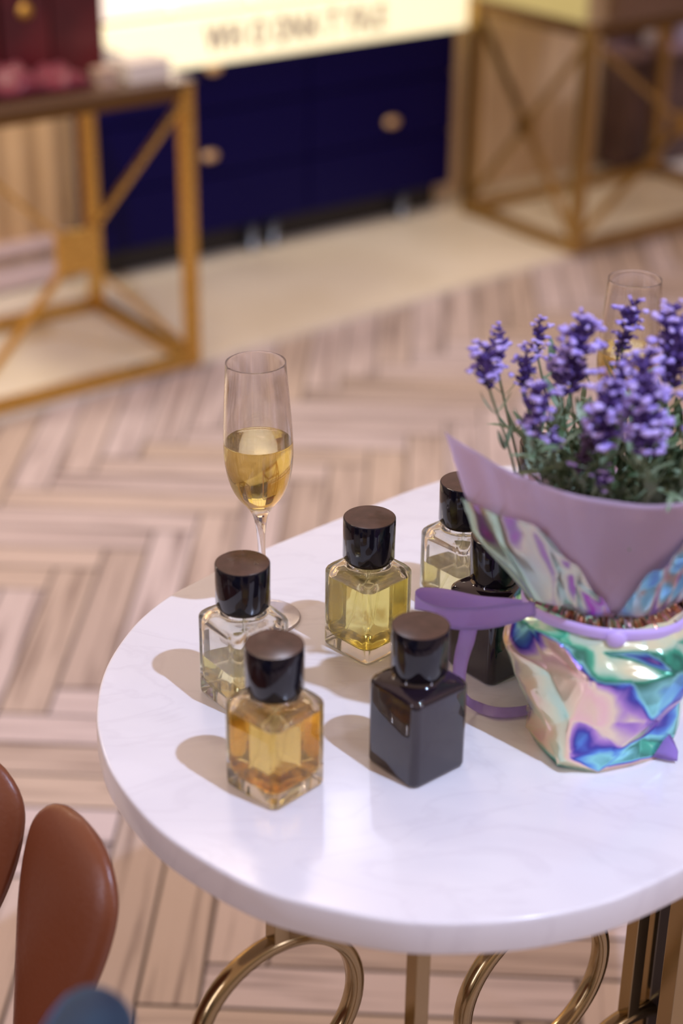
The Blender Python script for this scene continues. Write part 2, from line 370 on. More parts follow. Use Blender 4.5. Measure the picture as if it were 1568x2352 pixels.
gold_table('gold_display_table', 'gold X-braced display table right of the navy cabinet under yellow glow', 1.105, 1.76, .07, .455, -.080, .028, [((1.105, .07), (1.76, .07)), ((1.105, .07), (1.105, .455))], gold=dim_gold, pl=.055)

# things on the left display table
maroon = mat('maroon_board', (0.085, 0.006, 0.010), 0.35); mottle(maroon, 6, (0.05, .004, .008), (0.13, .012, .016))
ms = mat('burgundy_satin', (0.30, 0.045, 0.075), 0.3, 0, Sheen_Weight=.3)
goldfoil = mat('gold_foil', (.7, .4, .08), .35, .8)
def gift(s0, s1, t0, t1, hh, label, dot=False, m=maroon, cat='box', nm='gift_box', grp=None):
    t = thing(nm, label, cat, D((s0+s1)/2, (t0+t1)/2, -.042), AZ, grp)
    bm = bmesh.new(); box(bm, (0, 0, hh/2*.8), (s1-s0-.004, t1-t0-.004, hh*.8), 0, .002); obj('box_base', bm, m, t, False)
    bm = bmesh.new(); box(bm, (0, 0, hh*.8+hh*.1+.0005), (s1-s0, t1-t0, hh*.2), 0, .002); obj('lid', bm, m, t, False)
    if dot:
        bm = bmesh.new(); lathe(bm, [(.014, 0), (.014, .001)], 24, True, True)
        o = obj('foil_seal', bm, goldfoil, t); o.location = (0.0, -(t1-t0)/2+.0005, hh*.52); o.rotation_euler = (PI/2, 0, 0)
gift(-.455, -.31, .12, .30, .26, 'tall maroon box at the left end of the gold display table')
gift(-.305, -.205, .12, .30, .25, 'tall dark maroon box with round gold seal, second from the left', True)
gift(-.195, -.085, .14, .30, .24, 'tall maroon box closest to the glowing sign')
creamcard = mat('cream_card', (.75, .68, .6), .4)
gift(-.105, -.015, .02, .09, .036, 'small cream white box on the right corner of the gold table', False, creamcard)
gift(-.165, -.125, .02, .06, .032, 'tiny beige box at the front of the gold table', False, mat('beige_card', (.45, .32, .24), .4))
bm = bmesh.new(); gx, gy = 40, 10; rows = []
for j in range(gy+1):
    row = []
    for i in range(gx+1):
        s = -.49+.315*i/gx; t = .02+.085*j/gy
        z = -.0385+.004+ .050*max(0, math.sin(PI*j/gy))**.6*(0.75+.35*math.sin(i*.55+.4*j)+.12*math.sin(i*1.7))*(1-.5*(i/gx)**3)
        row.append(D(s, t, z))
    rows.append(row)
vs = [[bm.verts.new(p) for p in r] for r in rows]
for j in range(gy):
    for i in range(gx): bm.faces.new((vs[j][i], vs[j][i+1], vs[j+1][i+1], vs[j+1][i]))
r = bmesh.ops.solidify(bm, geom=bm.faces[:], thickness=0.0015)
cl = obj('satin_cloth', bm, ms); tag(cl, 'crumpled burgundy satin cloth lying along the gold display table', 'cloth')
cl.data.transform(Matrix.Translation(-D(-.33, .06, -.04))); cl.location = D(-.33, .06, -.04)

# glass vase and stand things at upper right
vt = thing('dark_side_cabinet', 'dark brown cabinet holding crystal at the right edge of the shop', 'cabinet', D(1.95, .66-.13, -.608), AZ)
dkw = mat('dark_walnut', (.10, .055, .05), .35); mottle(dkw, 8, (.07, .04, .04), (.15, .09, .085), stretch=(1, 6, 1))
bm = bmesh.new(); cb(bm, 1.69, 2.5, .49, .595, -.606, -.30, vt, .004); obj('body', bm, dkw, vt, False)
bm = bmesh.new(); cb(bm, 1.69, 2.5, .575, .595, -.279, .25, vt, .003); obj('back_panel', bm, dkw, vt, False)
bm = bmesh.new(); cb(bm, 1.68, 2.51, .475, .597, -.2995, -.28, vt, .003); obj('top', bm, mat('mauve_stone', (.33, .22, .24), .25), vt, False)
cry = mat('crystal', (.85, .82, .95), .12, 0, Transmission_Weight=.2)
lamp('crystal_fill', 'SPOT', D(1.7, -.1, 1.3), D(1.82, .52, -.2), 45, (0.75, 0.75, 1.0), .04, cone=.45)  # extra spot added to brighten the crystal vases
def vase(s, t, z, h_, r_, label):
    bm = bmesh.new(); n = 16
    prof = [(r_*.5, 0), (r_*.8, .004), (r_, h_*.35), (r_*.7, h_*.7), (r_*.95, h_), (r_*.86, h_), (r_*.6, h_*.7), (r_*.86, h_*.35), (r_*.5, .01)]
    rr = []
    for k, (a, zz) in enumerate(prof):
        rr.append([Vector((a*math.cos(2*PI*i/n+k*.2), a*math.sin(2*PI*i/n+k*.2), zz)) for i in range(n)])
    loft(bm, rr); bmesh.ops.recalc_face_normals(bm, faces=bm.faces[:])
    o = obj('crystal_vase', bm, cry, smooth=False, loc=D(s, t, z)); tag(o, label, 'vase', 'crystal vases')
vase(1.93, .53, -.2795, .24, .044, 'tall faceted crystal vase at upper right, farther from the yellow panel')
vase(1.79, .52, -.2795, .15, .035, 'shorter faceted crystal vase at upper right, nearer the yellow panel')
# ------------------------------------------------------------------ side table
OUT = [(.055, .837), (.096, .839), (.134, .8467), (.174, .862), (.222, .893), (.29, .947), (.355, 1.02), (.405, 1.11), (.432, 1.21), (.436, 1.31), (.412, 1.41), (.362, 1.478), (.298, 1.510), (.257, 1.519), (.21, 1.513), (.158, 1.495), (.118, 1.476), (.091, 1.460), (.062, 1.438), (.032, 1.411), (-.004, 1.3785), (-.036, 1.349), (-.068, 1.319), (-.106, 1.279), (-.138, 1.240), (-.155, 1.210), (-.1664, 1.181), (-.1765, 1.138), (-.1793, 1.098), (-.1764, 1.059), (-.1709, 1.032), (-.1597, .996), (-.1397, .958), (-.115, .923), (-.08, .890), (-.053, .870), (-.032, .859), (0, .848), (.03, .8402)]
oc = catmull([(x, y, 0) for x, y in OUT], 5, True); nO = len(oc)
for _ in range(3): oc = [(oc[i-1]+oc[i]*2+oc[(i+1) % nO])/4 for i in range(nO)]
def offs(dist):
    out = []
    for i in range(nO):
        t = (oc[(i+1) % nO]-oc[i-1]).normalized(); nrm = Vector((t.y, -t.x, 0)); out.append(oc[i]-nrm*dist)
    return out
ctr = Vector((.13, 1.18, 0))
table = thing('side_table', 'small oval side table with white marble top on polished brass ring base', 'table', (ctr.x, ctr.y, 0))
bm = bmesh.new(); TH = .0265
rings = []
for ds, z in ((.004, -TH), (.0015, -TH+.0004), (.0004, -TH+.0015), (0, -TH+.003), (0, -.0035), (.0003, -.0016), (.0009, -.0006), (.0018, -.0001), (.0030, 0)):
    rings.append([Vector((p.x-ctr.x, p.y-ctr.y, z+ZT)) for p in offs(ds)])
loft(bm, rings); sharp(obj('marble_top', bm, marble, table), 50)
ring_c = []
def ringpart(c, R, az, w=.0115, name='ring'):
    bm = bmesh.new(); n = 72; rr = []
    u = Vector((math.cos(az), math.sin(az), 0)); nn = Vector((-math.sin(az), math.cos(az), 0))
    sec = [(math.cos(t)**1 , math.sin(t)) for t in [2*PI*k/12 for k in range(12)]]
    sec = [(math.copysign(abs(a)**.6, a), math.copysign(abs(b)**.6, b)) for a, b in sec]
    for i in range(n):
        t = 2*PI*i/n; rad = u*math.cos(t)+Vector((0, 0, 1))*math.sin(t)
        rr.append([Vector(c)+rad*(R+a*w*.5)+nn*b*w*.62 for a, b in sec])
    rr.append(rr[0]); loft(bm, rr, False, False); bmesh.ops.remove_doubles(bm, verts=bm.verts[:], dist=1e-5); bmesh.ops.recalc_face_normals(bm, faces=bm.faces[:])
    for v in bm.verts: v.co -= Vector((ctr.x, ctr.y, 0))
    o = obj(name, bm, brass, table); return o
def postpart(x, y, z0, z1, az, w=.0125, name='post'):
    bm = bmesh.new(); box(bm, (x-ctr.x, y-ctr.y, (z0+z1)/2), (w, w, z1-z0), az, .0006); return obj(name, bm, brass, table, False)
zu = ZT-TH-.0002
AR = 0.61
ring_specs = [((-.0408, .955, -.186+ZT), .0675, AR), ((.1545, 1.045, -.236+ZT), .0700, AR), ((.243, 1.10, -.388+ZT), .071, AR), ((-.045, 1.12, -.30+ZT), .07, -1.0)]
for c, R, az in ring_specs[:3]:
    ringpart(c, R, az)
    postpart(c[0], c[1], c[2]+R-.002, zu, az)
    postpart(c[0], c[1], .012, c[2]-R+.002, az)
postpart(.0570, .925, .012, zu, AR, .0120)
postpart(.2650, 1.140, .012, zu, AR, .0130); postpart(.2560, 1.010, .012, zu, AR, .0150)
postpart(.34, 1.30, .012, zu, AR); postpart(.30, 1.20, .012, zu, AR)
lac = mat('dark_lacquer', (.012, .012, .022), .2)
bm = bmesh.new(); box(bm, (.300-ctr.x, 1.115-ctr.y, .33), (.055, .05, .52), AR, .002); obj('dark_column', bm, lac, table, False)
bm = bmesh.new(); rr = []
base = [Vector((ctr.x+(p.x-ctr.x)*.62, ctr.y+(p.y-ctr.y)*.50, 0)) for p in oc]
for dz, f in ((.0, 1), (.012, 1), (.012, .94), (0, .94)): rr.append([Vector(((p.x-ctr.x)*f, (p.y-ctr.y)*f, dz+.0005)) for p in base])
rr.append(rr[0]); loft(bm, rr, False, False); bmesh.ops.remove_doubles(bm, verts=bm.verts[:], dist=1e-5); bmesh.ops.recalc_face_normals(bm, faces=bm.faces[:])
obj('base_rail', bm, brass, table, False)

# ------------------------------------------------------------------ perfume bottles
A_ = .0251
SH = [(.0222, .006, 0), (.0240, .0062, .0005), (.0249, .0062, .0016), (A_, .0060, .0032), (A_, .0060, .0635), (.0250, .0062, .0655), (.0244, .0070, .0672), (.0233, .0090, .0685), (.0214, .0140, .0696), (.0190, .0190, .0706), (.0172, .0172, .0716), (.0162, .0162, .0730), (.0158, .0158, .0765)]
def outer(bm, mi=0): return loft(bm, [rsq(a, c, z) for a, c, z in SH], True, True, mi)
CAV = [(.0130, .0060, .0085), (.0170, .0070, .0090), (.0200, .0075, .0105), (.0216, .0075, .0135), (.0221, .0070, .0170), (.0221, .0070, .0595), (.0214, .0080, .0625), (.0185, .0100, .0648), (.0140, .0120, .0662), (.0110, .0110, .0675), (.0105, .0105, .0735)]
def cav_at(z):
    for (a0, c0, z0), (a1, c1, z1) in zip(CAV, CAV[1:]):
        if z0 <= z <= z1:
            f = (z-z0)/(z1-z0); return (a0+(a1-a0)*f, c0+(c1-c0)*f, z)
def bottle(label, loc, rz, liq, level, dark=False, lab_side=True):
    t = thing('perfume_bottle', label, 'perfume bottle', (loc[0], loc[1], ZT+.0002), rz-PI/4+PI/4, 'perfume bottles on the marble table')
    bm = bmesh.new(); outer(bm, 0)
    lv = cav_at(level)
    if not dark:
        up = [lv]+[c for c in CAV if c[2] > level]
        loft(bm, [rsq(*c) for c in up], False, True, 1)
        sharp(obj('glass_body', bm, [clear, airg], t), 40)
        bm = bmesh.new(); dn = [c for c in CAV if c[2] < level]+[lv]
        loft(bm, [rsq(*c) for c in dn], True, False, 0)
        bm.verts.ensure_lookup_table(); n = 40; top = bm.verts[-n:]
        f = bm.faces.new(top); f.material_index = 1
        sharp(obj('perfume', bm, liq, t), 40)
    else:
        sharp(obj('glass_body', bm, [darkg], t), 40)
    # collar, cap
    bm = bmesh.new(); lathe(bm, [(.0170, .0745), (.0172, .0748), (.0172, .0777), (.0165, .0779)], 48, True, True)
    sharp(obj('collar', bm, mat('collar_ring', (.05, .035, .03), .2, .8) if not dark else cap_m, t), 40)
    bm = bmesh.new(); lathe(bm, [(.0176, .0778), (.0197, .0779), (.0200, .0783), (.0200, .1098), (.0198, .1104), (.0193, .1107)], 72, True, True)
    cap = sharp(obj('cap', bm, cap_m, t), 40)
    bm = bmesh.new(); lathe(bm, [(.0192, .11068), (.0192, .11085), (.0188, .1109)], 72, True, True)
    sharp(obj('cap_disc', bm, captop_m, cap), 40)
    if not dark:
        bm = bmesh.new(); tube(bm, [(0.001, 0, .0735), (.001, .001, .05), (-.001, .004, .03), (-.004, .010, .0145)], .0012, 10)
        obj('dip_tube', bm, tube_m, t)
        if lab_side:
            bm = bmesh.new(); box(bm, (-.0155, .0252+.0001, .0330), (.008, .0002, .036), 0, 0); obj('label', bm, label_m, t, False)
    return t
bottle('clear bottle of bright yellow perfume, full, alone in the middle behind the dark bottle', (.0212, 1.1656), .773, yellow_l, .0605)
bottle('clear bottle of amber orange perfume, frontmost on the marble', (-.0430, .9805), .81, amber_l, .0600)
bottle('opaque dark violet glass bottle, front right beside the amber one', (.0543, 1.0074), .703, None, .05, True)
bottle('clear bottle of pale perfume between the champagne flute and the amber bottle', (-.0702, 1.0913), .66, pale_l, .0330)
bottle('clear bottle of pale perfume at the back, half hidden by the wrap tip', (.0969, 1.2289), .74, pale_l, .0400)
bottle('dark brown glass bottle behind the purple ribbon loop', (.1157, 1.1383), .704, None, .05, True)
bottle('clear bottle whose black cap shows between the lavender leaves', (.166, 1.305), .74, pale_l, .040)

# ------------------------------------------------------------------ champagne flutes
FP = [(.0003, 0), (.0270, 0), (.0288, .0004), (.0290, .0009), (.0270, .0016), (.0180, .0026), (.0090, .0042), (.0048, .0070), (.0034, .0120), (.0030, .0220), (.0029, .0500), (.0032, .0700), (.0042, .0830), (.0060, .0920), (.0085, .0975), (.0125, .1030), (.0175, .1095), (.0222, .1190), (.0252, .1310), (.0265, .1430), (.0266, .1550), (.0261, .1680), (.0250, .1850), (.0238, .2030), (.0228, .2185), (.0226, .2196), (.0222, .2200), (.0218, .2196), (.0217, .2185)]
FI = [(.0227, .2030), (.0240, .1850), (.0251, .1680), (.0256, .1550), (.0255, .1430), (.0242, .1310), (.0211, .1190), (.0163, .1105), (.0110, .1045), (.0060, .1012), (.0003, .1005)]
def flute(label, loc, level, tilt):
    t = thing('champagne_flute', label, 'champagne glass', (loc[0], loc[1], ZT+.0003), 0, 'champagne flutes')
    t.rotation_euler = (0, tilt, 0)
    hi = [p for p in FI if p[1] > level]; lo = [p for p in FI if p[1] <= level]
    a, b = hi[-1], lo[0]; f = (level-b[1])/(a[1]-b[1]); lr = b[0]+(a[0]-b[0])*f
    bm = bmesh.new(); pp = catmull([(r, 0, z) for r, z in FP], 3)
    lathe(bm, [(p.x, p.z) for p in pp]+hi+[(lr, level)], 80, True, False)
    sharp(obj('glass', bm, wineg, t), 60)
    bm = bmesh.new(); lo = [(lr, level)]+lo
    lathe(bm, lo[::-1], 80, True, False, 0)
    # meniscus and surface
    n = 80; bm.verts.ensure_lookup_table(); rim = bm.verts[-n:]
    prev = rim
    for rr_, dz in ((lr-.0012, -.0009), (lr-.003, -.0014)):
        ring = [bm.verts.new((rr_*math.cos(2*PI*i/n), rr_*math.sin(2*PI*i/n), level+dz)) for i in range(n)]
        for i in range(n):
            f = bm.faces.new((prev[i], prev[(i+1) % n], ring[(i+1) % n], ring[i])); f.material_index = 1
        prev = ring
    f = bm.faces.new(prev); f.material_index = 1
    obj('champagne', bm, champ_l, t)
    return t
flute('half full champagne flute standing on the left, behind the pale bottle', (-.0608, 1.2021), .1560, -.020)
flute('half full champagne flute standing behind the lavender at right', (.2450, 1.4000), .1560, .0)

# ------------------------------------------------------------------ wrapped lavender
BC = Vector((.187, 1.062, ZT+.0006))
def irid(name, scale, metal=.55, rough=.16, seed=0.0, mode=0):
    m = mat(name, (.8, .8, .8), rough, metal)
    t = N(m, 'ShaderNodeTexCoord'); mp = N(m, 'ShaderNodeMapping'); mp.inputs['Location'].default_value = (seed, seed*.7, 0)
    mp.inputs['Scale'].default_value = (1, 1, .55)
    n = N(m, 'ShaderNodeTexNoise'); n.inputs['Scale'].default_value = scale; n.inputs['Detail'].default_value = 1.0; n.inputs['Distortion'].default_value = .3
    g = N(m, 'ShaderNodeNewGeometry'); dp = N(m, 'ShaderNodeVectorMath'); dp.operation = 'DOT_PRODUCT'; dp.inputs[1].default_value = (1.1, -.6, 1.7)
    a = N(m, 'ShaderNodeMath'); a.operation = 'MULTIPLY_ADD'; a.inputs[1].default_value = .36
    L(m, t.outputs['Object'], mp.inputs[0]); L(m, mp.outputs[0], n.inputs['Vector']); L(m, g.outputs['Normal'], dp.inputs[0])
    L(m, dp.outputs['Value'], a.inputs[0]); b = N(m, 'ShaderNodeMath'); b.operation = 'MULTIPLY'; b.inputs[1].default_value = 1.0
    L(m, n.outputs['Fac'], b.inputs[0]); L(m, b.outputs[0], a.inputs[2])
    fr = N(m, 'ShaderNodeMath'); fr.operation = 'FRACT'; L(m, a.outputs[0], fr.inputs[0])
    r = N(m, 'ShaderNodeValToRGB'); e = r.color_ramp.elements
    cols = [(0, (.60, .92, .74)), (.12, (.84, .90, .62)), (.26, (.98, .78, .55)), (.40, (1.0, .66, .62)), (.50, (.96, .80, .58)), (.58, (.50, .28, .70)), (.65, (.06, .05, .40)), (.71, (.12, .30, .80)), (.78, (.30, .80, .85)), (.86, (.06, .26, .20)), (.92, (.10, .62, .42)), (1.0, (.60, .92, .74))]
    if mode == 1: cols = [(0, (.58, .95, .80)), (.22, (.86, 1.0, .86)), (.36, (.98, .98, .74)), (.44, (.52, .36, .62)), (.54, (.64, .10, .70)), (.62, (.70, .66, .86)), (.70, (.95, .55, .45)), (.76, (.20, .15, .45)), (.86, (.50, .98, .80)), (1.0, (.58, .95, .80))]
    if mode == 3: cols = [(0, (.10, .20, .10)), (.15, (.45, .18, .10)), (.3, (.16, .07, .10)), (.45, (.70, .45, .30)), (.6, (.12, .06, .22)), (.75, (.15, .40, .22)), (.88, (.60, .25, .35)), (1.0, (.10, .20, .10))]
    if mode == 2: cols = [(0, (.14, .08, .44)), (.15, (.30, .18, .62)), (.3, (.20, .42, .80)), (.45, (.35, .70, .82)), (.6, (.90, .66, .55)), (.72, (.55, .30, .70)), (.85, (.88, .74, .70)), (1.0, (.16, .09, .46))]
    e[0].position = 0; e[0].color = (*cols[0][1], 1); e[1].position = 1; e[1].color = (*cols[-1][1], 1)
    for p_, c_ in cols[1:-1]:
        q = e.new(p_); q.color = (*c_, 1)
    L(m, fr.outputs[0], r.inputs[0]); L(m, r.outputs[0], bsdf(m).inputs['Base Color']); return m
foil_m = irid('iridescent_foil', 12, .5, .11, 0.55)
foil2_m = irid('iridescent_collar', 11, .7, .12, 1.9, 1)
foil3_m = irid('iridescent_pleats', 16, .6, .2, 3.1, 2)
frost_m = mat('frosted_lavender_film', (.80, .68, .80), .36, 0)
_t = N(frost_m, 'ShaderNodeBsdfTranslucent'); _t.inputs[0].default_value = (.86, .72, .88, 1); _x = N(frost_m, 'ShaderNodeMixShader'); _x.inputs[0].default_value = .45
L(frost_m, bsdf(frost_m).outputs[0], _x.inputs[1]); L(frost_m, _t.outputs[0], _x.inputs[2]); L(frost_m, _x.outputs[0], frost_m.node_tree.nodes['Material Output'].inputs[0])
bq = thing('lavender_pot', 'potted lavender wrapped in iridescent foil and frosted lilac film, tied with purple ribbon', 'flower pot', BC)
def interp(tab, x):
    for (a, u), (b, v) in zip(tab, tab[1:]):
        if a <= x <= b:
            f = (x-a)/(b-a); f = f*f*(3-2*f); return u+(v-u)*f
    return tab[-1][1]
def vor(p, s):
    d, _ = noise.voronoi(p*s); return d
# pot wrap (foil): stands on the table
foot = [(0, .054), (30, .054), (80, .050), (130, .050), (180, .052), (215, .056), (250, .073), (280, .060), (311, .060), (360, .054)]
prof = [(0, 0), (.25, .003), (.5, .009), (.75, .015), (.9, .010), (1, -.003)]
rf = random.Random(21)
bm = bmesh.new(); nT = 15; lv = (0, .16, .42, .72, .92, 1.0); grid = []
for j, f in enumerate(lv):
    row = []
    for i in range(nT):
        th = (360*(i+(.5 if j % 2 else 0)*(f < .9))/nT+(rf.uniform(-7, 7) if 0 < j < 5 else 0)) % 360
        if j == 0: th = (360*i/nT) % 360
        a = math.radians(th); r = interp(foot, th)*(1-f)+.0575*f+interp(prof, f)+(rf.uniform(-.0045, .0055) if 0 < j < 4 else 0)
        z = f*.106+(rf.uniform(-.006, .006) if 0 < j < 4 else 0)
        row.append(bm.verts.new((r*math.cos(a), r*math.sin(a), max(z, .0006))))
    grid.append(row)
for j in range(len(lv)-1):
    for i in range(nT):
        a, b, c, d = grid[j][i], grid[j][(i+1) % nT], grid[j+1][(i+1) % nT], grid[j+1][i]
        if rf.random() < .5: bm.faces.new((a, b, c)); bm.faces.new((a, c, d))
        else: bm.faces.new((a, b, d)); bm.faces.new((b, c, d))
bm.faces.new(grid[0][::-1])
bmesh.ops.recalc_face_normals(bm, faces=bm.faces[:])
ed = [e for e in bm.edges if len(e.link_faces) == 2 and e.verts[0].co.z+e.verts[1].co.z > .002]
bmesh.ops.bevel(bm, geom=ed, offset=.0022, segments=2, affect='EDGES', profile=.5, clamp_overlap=True)
bmesh.ops.triangulate(bm, faces=bm.faces[:]); bmesh.ops.subdivide_edges(bm, edges=bm.edges[:], cuts=2, use_grid_fill=True)
for v in bm.verts:
    if v.co.z > .004:
        q = noise.noise_vector(v.co*55)*.0014+noise.noise_vector(v.co*130)*.0005; v.co += q
obj('foil_wrap', bm, foil_m, bq)
# gathered frill between pot and film
bm = bmesh.new(); rings = []
for j in range(9):
    f = j/8; ring = []
    for i in range(220):
        a = 2*PI*i/220; r = .0555-.010*math.sin(PI*f*.9)+.0022*math.sin(a*23+2*math.sin(a*3))*(1.1-f*.4)+.0015*math.sin(a*41+f*4)
        ring.append(Vector((r*math.cos(a), r*math.sin(a), .103+.019*f)))
    rings.append(ring)
loft(bm, rings, False, False); obj('gathered_frill', bm, irid('iridescent_frill', 45, .6, .14, 5.0, 3), bq)
# frosted film cone
rimr = [(0, .118), (20, .105), (60, .088), (120, .088), (165, .100), (185, .115), (195, .126), (208, .108), (225, .092), (250, .084), (275, .083), (300, .088), (325, .100), (345, .125), (360, .118)]
rimz = [(0, .225), (60, .165), (120, .165), (165, .175), (184, .212), (195, .243), (208, .234), (225, .225), (250, .219), (275, .217), (300, .221), (325, .233), (345, .246), (360, .225)]
def cone_pt(th, f, off=0.0):
    a = math.radians(th); th = th % 360
    R = interp(rimr, th); Z = interp(rimz, th); r0 = .0515
    wt = math.exp(-((th-194)/28)**2); g_ = f**1.1*(1-wt)+wt*(f*1.42 if f < .40 else .568+.432*(f-.40)/.60); r = r0+.012*wt*(1-f)+(R-r0)*g_+off; z = .118+(Z-.118)*f
    r += .0012*math.sin(a*9)*(1-f)+.0016*f*math.sin(a*5+1)
    return Vector((r*math.cos(a), r*math.sin(a), z))
bm = bmesh.new(); nT = 180
rings = [[cone_pt(360*i/nT, j/20) for i in range(nT)] for j in range(21)]
loft(bm, rings, False, False); bmesh.ops.solidify(bm, geom=bm.faces[:], thickness=-.0003)
obj('film_cone', bm, frost_m, bq)
def collar(t0, t1, ftab, mat_, nm, pleat, n=70, seed=0.0):
    bm = bmesh.new(); cols = []
    for i in range(n+1):
        th = t0+(t1-t0)*i/n; F = interp(ftab, th); col = []
        for j in range(19):
            f = F*j/18; v = vor(Vector((th*.045+seed, f*1.6, seed)), 1.5)
            off = .0022+pleat*(.5+.5*math.sin(math.radians(th)*31+seed))*f+.006*(v[1]-v[0])*min(1, f*4)
            p = cone_pt(th, f, off); col.append(bm.verts.new(p))
        cols.append(col)
    for a, b in zip(cols, cols[1:]):
        for j in range(18): bm.faces.new((a[j], b[j], b[j+1], a[j+1]))
    bmesh.ops.solidify(bm, geom=bm.faces[:], thickness=-.0003)
    sharp(obj(nm, bm, mat_, bq), 30)
collar(178, 266, [(178, .35), (198, .62), (222, .66), (240, .42), (255, .18), (266, .02)], foil2_m, 'iridescent_collar', .002, seed=.7)
collar(268, 372, [(268, .02), (285, .45), (305, .80), (330, .86), (372, .8)], foil3_m, 'pleated_film', .006, 110, seed=2.2)
# growing pot soil
bm = bmesh.new(); lathe(bm, [(.0001, .146), (.035, .146), (.047, .144), (.048, .138)], 40, False, False); obj('soil', bm, mat('soil', (.05, .035, .025), .9), bq)
# ribbon band, knot, loops
def strip(pairs, th=.0005, sub=5, name='ribbon', parent=bq, m=satin):
    A = catmull([p for p, q in pairs], sub); B = catmull([q for p, q in pairs], sub)
    bm = bmesh.new(); va = []
    for a, b in zip(A, B):
        a = a-BC; b = b-BC; va.append([bm.verts.new(a+(b-a)*k/4) for k in range(5)])
    for r0, r1 in zip(va, va[1:]):
        for k in range(4): bm.faces.new((r0[k], r0[k+1], r1[k+1], r1[k]))
    bmesh.ops.solidify(bm, geom=bm.faces[:], thickness=th)
    return obj(name, bm, m, parent)
bm = bmesh.new(); nn_ = 120
loft(bm, [[Vector(((r+.0008*math.sin(6*2*PI*i/nn_))*math.cos(2*PI*i/nn_), (r+.0008*math.sin(6*2*PI*i/nn_))*math.sin(2*PI*i/nn_), z+.002*math.sin(2*PI*i/nn_*3+1))) for i in range(nn_)] for r, z in ((.0600, .1025), (.0606, .1065), (.0600, .1110), (.0592, .1110), (.0592, .1025), (.0600, .1025))], False, False)
obj('ribbon_band', bm, satin, bq)
bm = bmesh.new(); bmesh.ops.create_uvsphere(bm, u_segments=16, v_segments=10, radius=1)
for v in bm.verts: v.co = Vector((v.co.x*.007+.061*math.cos(math.radians(268)), v.co.y*.004+.062*math.sin(math.radians(268)), v.co.z*.0065+.106))
obj('ribbon_knot', bm, satin, bq)
strip([(P(1222, 1380, 1.045), P(1222, 1404, 1.045)), (P(1170, 1374, 1.062), P(1165, 1404, 1.062)), (P(1100, 1368, 1.078), P(1100, 1403, 1.078)), (P(1020, 1352, 1.088), P(1015, 1402, 1.085)), (P(968, 1350, 1.090), P(962, 1398, 1.086)), (P(953, 1362, 1.082), P(953, 1400, 1.078)), (P(975, 1382, 1.070), P(990, 1408, 1.066)), (P(1020, 1394, 1.058), P(1030, 1443, 1.052)), (P(1090, 1395, 1.050), P(1092, 1447, 1.046)), (P(1160, 1388, 1.044), P(1160, 1437, 1.038)), (P(1228, 1382, 1.036), P(1230, 1412, 1.032))], name='ribbon_loop')
strip([(P(1150, 1415, 1.048), P(1180, 1412, 1.048)), (P(1068, 1432, 1.056), P(1108, 1428, 1.056)), (P(1050, 1475, 1.058), P(1088, 1480, 1.058)), (P(1041, 1520, 1.060), P(1074, 1524, 1.060)), (P(1041, 1565, 1.062), P(1069, 1568, 1.062)), PZ(1052, 1604, .012) and (P(1056, 1604, 1.064), P(1075, 1598, 1.066)), (PZ(1092, 1634, .0022), PZ(1100, 1612, .0035)), (PZ(1140, 1648, .0022), PZ(1142, 1624, .0050)), (PZ(1196, 1646, .0022), PZ(1196, 1622, .0050)), (PZ(1235, 1632, .0022), PZ(1235, 1612, .0030))], name='ribbon_tail')
strip([(PZ(1484, 1655, .020), PZ(1490, 1738, .0026)), (PZ(1516, 1666, .022), PZ(1514, 1742, .0026)), (PZ(1542, 1692, .017), PZ(1540, 1747, .0026)), (PZ(1557, 1726, .008), PZ(1555, 1748, .0026))], name='ribbon_tail', m=mat('pale_lilac_ribbon', (.50, .36, .85), .35))
